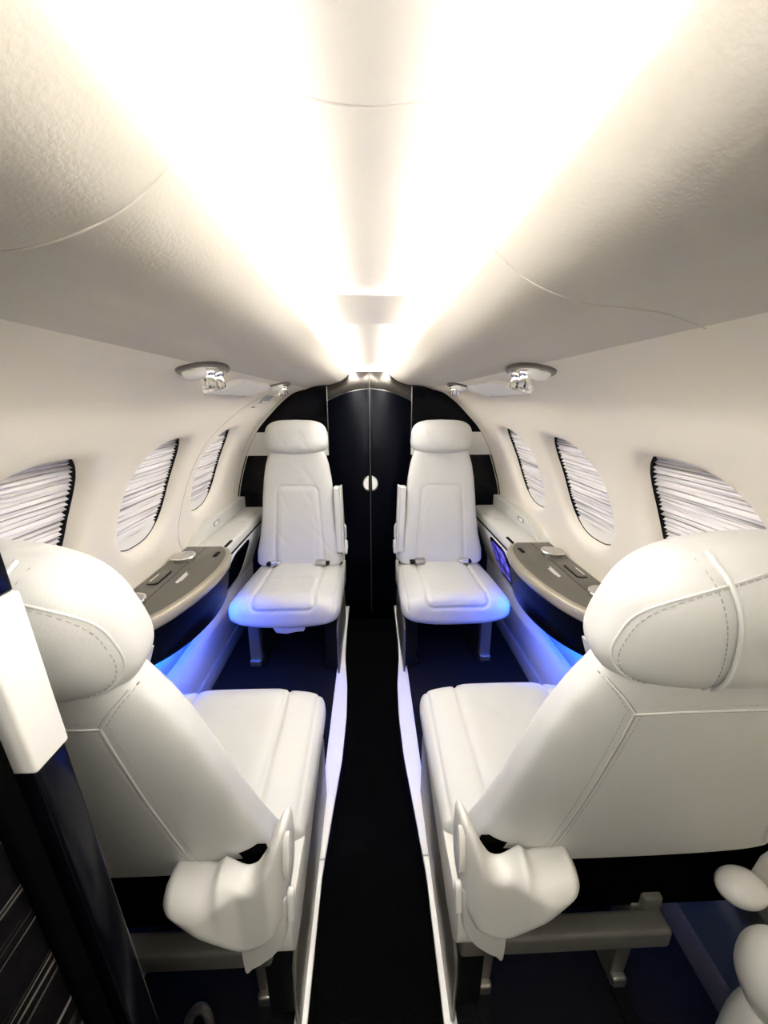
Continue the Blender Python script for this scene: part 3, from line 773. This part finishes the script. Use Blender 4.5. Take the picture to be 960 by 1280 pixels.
# ---------------------------------------------------------------- overhead units
def frame_at(sd, s, Y):
    x, z, nx, nz = wall_at(s); n = Vector((-sd*nx, 0, -nz)); u = Vector((0, 1, 0)); v = u.cross(n) if sd < 0 else n.cross(u)
    m = Matrix((u, v, n)).transposed().to_4x4(); return m, Vector((sd*x, Y, zr(z)))
for sd in (-1, 1):
    side = 'left' if sd < 0 else 'right'
    for Y, w in ((.90, 'above the near window'), (1.66, 'close to the aft bulkhead')):
        m, p = frame_at(sd, .018 if Y < 1.2 else .028, Y)
        t = empty('reading_light_panel', p, label='chrome oval panel of reading lamp and air nozzles, %s side, %s' % (side, w), cat='light panel', group='chrome overhead lamp and air panels')
        def P(b, nm, mt, par=t, a=40): bmesh.ops.transform(b, matrix=m, verts=b.verts[:]); return from_bm(nm, b, mt, par, angle=a)
        pts = [(.098*sup(2*PI*k/40, 2.3)[0], .043*sup(2*PI*k/40, 1.9)[1]) for k in range(40)]
        P(prism(pts, -.004, .006, axis='z', r=.003), 'base_plate', 'shroud')
        pts = [(.085*sup(2*PI*k/40, 2.3)[0], .034*sup(2*PI*k/40, 1.9)[1]) for k in range(40)]
        P(prism(pts, .004, .009, axis='z', r=.002), 'bezel', 'chrome')
        tm = lambda x, y=0: Matrix.Translation((x, y, .007))
        h = P(lathe([(0, 0), (.024, 0), (.025, .004), (.022, .012), (.014, .017), (0, .019)], 28, tm(-.058)), 'dome_lamp', 'lens')
        for x in (-.004, .046):
            g = P(lathe([(0, 0), (.022, 0), (.022, .006), (.018, .010), (.017, .030), (.014, .034), (.011, .034), (.0105, .024), (0, .024)], 28, tm(x)), 'air_nozzle', 'chrome')
            P(lathe([(0, .0245), (.0102, .0245), (.008, .027), (0, .028)], 20, tm(x)), 'nozzle_core', 'darkplas', g)
    # oxygen mask cover between the two panels
    m, p = frame_at(sd, .083, 1.33)
    t = empty('oxygen_mask_box', p, label='white drop down mask cover between the two lamp panels, %s side' % side, cat='mask box', group='white overhead mask covers')
    q = -sd
    pts = [(-.22, -.030), (-.235, -.020), (-.225, -.008), (-.17, .012), (-.15, .040), (-.11, .052), (.12, .055), (.19, .048), (.225, .030), (.205, .008), (.17, -.005), (.19, -.022), (.18, -.030)]
    pts = [(v.x, v.y*1) for v in catmull([(a, c_, 0) for a, c_ in pts], 4, True)]
    if m.col[1].xyz.z < 0: pts = [(a, -c_) for a, c_ in pts]
    def P(b, nm, mt, par=t, a=40): bmesh.ops.transform(b, matrix=m, verts=b.verts[:]); return from_bm(nm, b, mt, par, angle=a)
    P(prism(pts, -.01, .018, axis='z', r=.007), 'cover', 'white')
    sgn = -1 if m.col[1].xyz.z > 0 else 1
    P(prism(rrect(.0, sgn*.040, .38, .018, .007), -.01, .010, axis='z', r=.003), 'door_flap', 'white')
    P(prism(rrect(.0, sgn*.050, .37, .003, .001), -.01, .0085, axis='z', r=0), 'flap_gap', 'rail')
    P(lathe([(0, 0), (.005, 0), (.005, .002), (0, .002)], 12, Matrix.Translation((.14, sgn*.04, .0095))), 'release_hole', 'print')
# emergency exit liner outline and its placard on the left wall
b = bmesh.new()
s0, s1 = s_of_z(.040), s_of_z(-.60)
pa = catmull([(1.54, s_of_z(-.60), 0), (1.508, s_of_z(-.52), 0), (1.505, s_of_z(-.42), 0), (1.515, s_of_z(-.30), 0), (1.54, s_of_z(-.15), 0), (1.60, s_of_z(-.05), 0), (1.72, s_of_z(.02), 0), (1.86, s_of_z(.042), 0), (2.10, s_of_z(.045), 0), (2.15, s_of_z(.03), 0), (2.16, s_of_z(-.04), 0), (2.165, s_of_z(-.25), 0), (2.165, s_of_z(-.5), 0)], 8)
tube([wallpt(-1, p.y, p.x, .0002) for p in pa], .0010, b)
tag(from_bm('trim_exit_seam', b, 'rail'), kind='structure')
t = empty('exit_placard', wallpt(-1, s_of_z(.012), 1.84), label='small white instruction placard with dark print above the far left window', cat='placard'); o0 = t.location
b = bmesh.new(); V = [[b.verts.new(wallpt(-1, s_of_z(.035)+.055*i/4, y, -.0012)-o0) for y in (1.745, 1.95)] for i in range(5)]
for i in range(4): b.faces.new((V[i][0], V[i][1], V[i+1][1], V[i+1][0]))
from_bm('plate', b, 'white', t)
b = bmesh.new(); rnd = random.Random(5)
for r_ in range(5):
    y = 1.765
    while y < 1.915:
        w = rnd.uniform(.012, .03); s_ = s_of_z(.035)+.007+r_*.0075
        F = [b.verts.new(wallpt(-1, s_+a, yy, -.002)-o0) for a, yy in ((0, y), (0, y+w), (.0045, y+w), (.0045, y))]; b.faces.new(F); y += w+.008
from_bm('printing', b, 'print', t, smooth=False)
b = bmesh.new(); F = [b.verts.new(wallpt(-1, s_of_z(.035)+a, yy, -.002)-o0) for a, yy in ((.049, 1.79), (.049, 1.825), (.065, 1.805))]; b.faces.new(F)
F = [b.verts.new(wallpt(-1, s_of_z(.035)+a, yy, -.002)-o0) for a, yy in ((.082, 1.74), (.082, 1.79), (.088, 1.79), (.088, 1.74))]; b.faces.new(F)
from_bm('arrow', b, 'print', t, smooth=False)

# ---------------------------------------------------------------- forward partition and galley cabinet, near left
t = empty('partition', (-.25, .24, zr(-1.25)), label='black partition with a white band at the left edge of the view', cat='partition'); o0 = t.location
def lean(b): 
    for v in b.verts: v.co.y -= .040*(v.co.z-zr(-.265))
    bmesh.ops.translate(b, verts=b.verts[:], vec=-o0); return b
px0, px1 = -.60, -.252
from_bm('upper_panel', lean(box(px0+.02, px1, .232, .262, zr(-.128), zr(.06), .003)), 'black', t)
from_bm('band', lean(box(px0, px1+.002, .231, .264, zr(-.267), zr(-.128), .003)), 'band', t)
from_bm('lower_panel', lean(box(px0, px1, .232, .262, zr(-1.25), zr(-.267), .003)), 'black', t)
t = empty('galley_cabinet', (-.4, 0, zr(-1.25)), label='dark galley cabinet with fine pale inlay lines at the lower left', cat='cabinet'); o0 = t.location
def lean2(b):
    for v in b.verts: v.co.y -= .040*(v.co.z-zr(-.265))
    return b
def G(b, nm, m): bmesh.ops.translate(b, verts=b.verts[:], vec=-o0); return from_bm(nm, b, m, t)
G(box(-.60, -.266, -.6, .216, zr(-1.25), zr(-.17), .004), 'carcass', 'matte')
G(lean2(box(-.268, -.260, -.58, .205, zr(-1.22), zr(-.20), .002)), 'lined_front', 'lined')
G(lean2(box(-.266, -.254, .206, .222, zr(-1.25), zr(-.17), .002)), 'stile', 'matte')
# bent steel foot rail behind the near left seat
b = tube(catmull([(-.37, .44, zr(-1.25)), (-.372, .455, zr(-1.20)), (-.365, .47, zr(-1.165)), (-.345, .475, zr(-1.15)), (-.33, .47, zr(-1.17)), (-.325, .46, zr(-1.25))], 8), .0085)
tag(from_bm('foot_rail', b, 'steel'), 'bent steel foot rail on the dark floor at the lower left', 'rail')

# cream rounded cover at the lower right, between the near right seat and the sidewall
b = lathe([(p.x, p.y) for p in catmull([(.040, 0, 0), (.040, .25, 0), (.031, .33, 0), (.029, .345, 0), (.040, .367, 0), (.050, .395, 0), (.050, .43, 0), (.040, .455, 0), (.02, .468, 0), (.0005, .47, 0)], 5)], 40, Matrix.Translation((.612, .345, zr(-1.25))))
tag(from_bm('pedestal_cover', b, 'shell', angle=180), 'cream rounded pedestal cover at the lower right edge beside the near right seat', 'cover')

# ---------------------------------------------------------------- camera, world
F = 481.; th = math.radians(15.898); ps = math.radians(2.061)
cam = bpy.data.cameras.new('camera'); co = bpy.data.objects.new('camera', cam); C.objects.link(co)
cam.sensor_fit = 'VERTICAL'; cam.sensor_height = 36; cam.lens = 36*F/1280; cam.clip_start = .01
co.location = (0, 0, H); co.rotation_euler = (PI/2-th, 0, -ps)
bpy.context.scene.camera = co
w = bpy.data.worlds.new('world'); bpy.context.scene.world = w; w.use_nodes = True
w.node_tree.nodes['Background'].inputs['Color'].default_value = (1, .98, .95, 1); w.node_tree.nodes['Background'].inputs['Strength'].default_value = .05
sc = bpy.context.scene
sc.view_settings.view_transform = 'Standard'; sc.view_settings.look = 'None'; sc.view_settings.gamma = 1; sc.view_settings.use_curve_mapping = False
sc.view_settings.exposure = 1.85
sc.cycles.sample_clamp_indirect = 6; sc.cycles.max_bounces = 12; sc.cycles.diffuse_bounces = 8
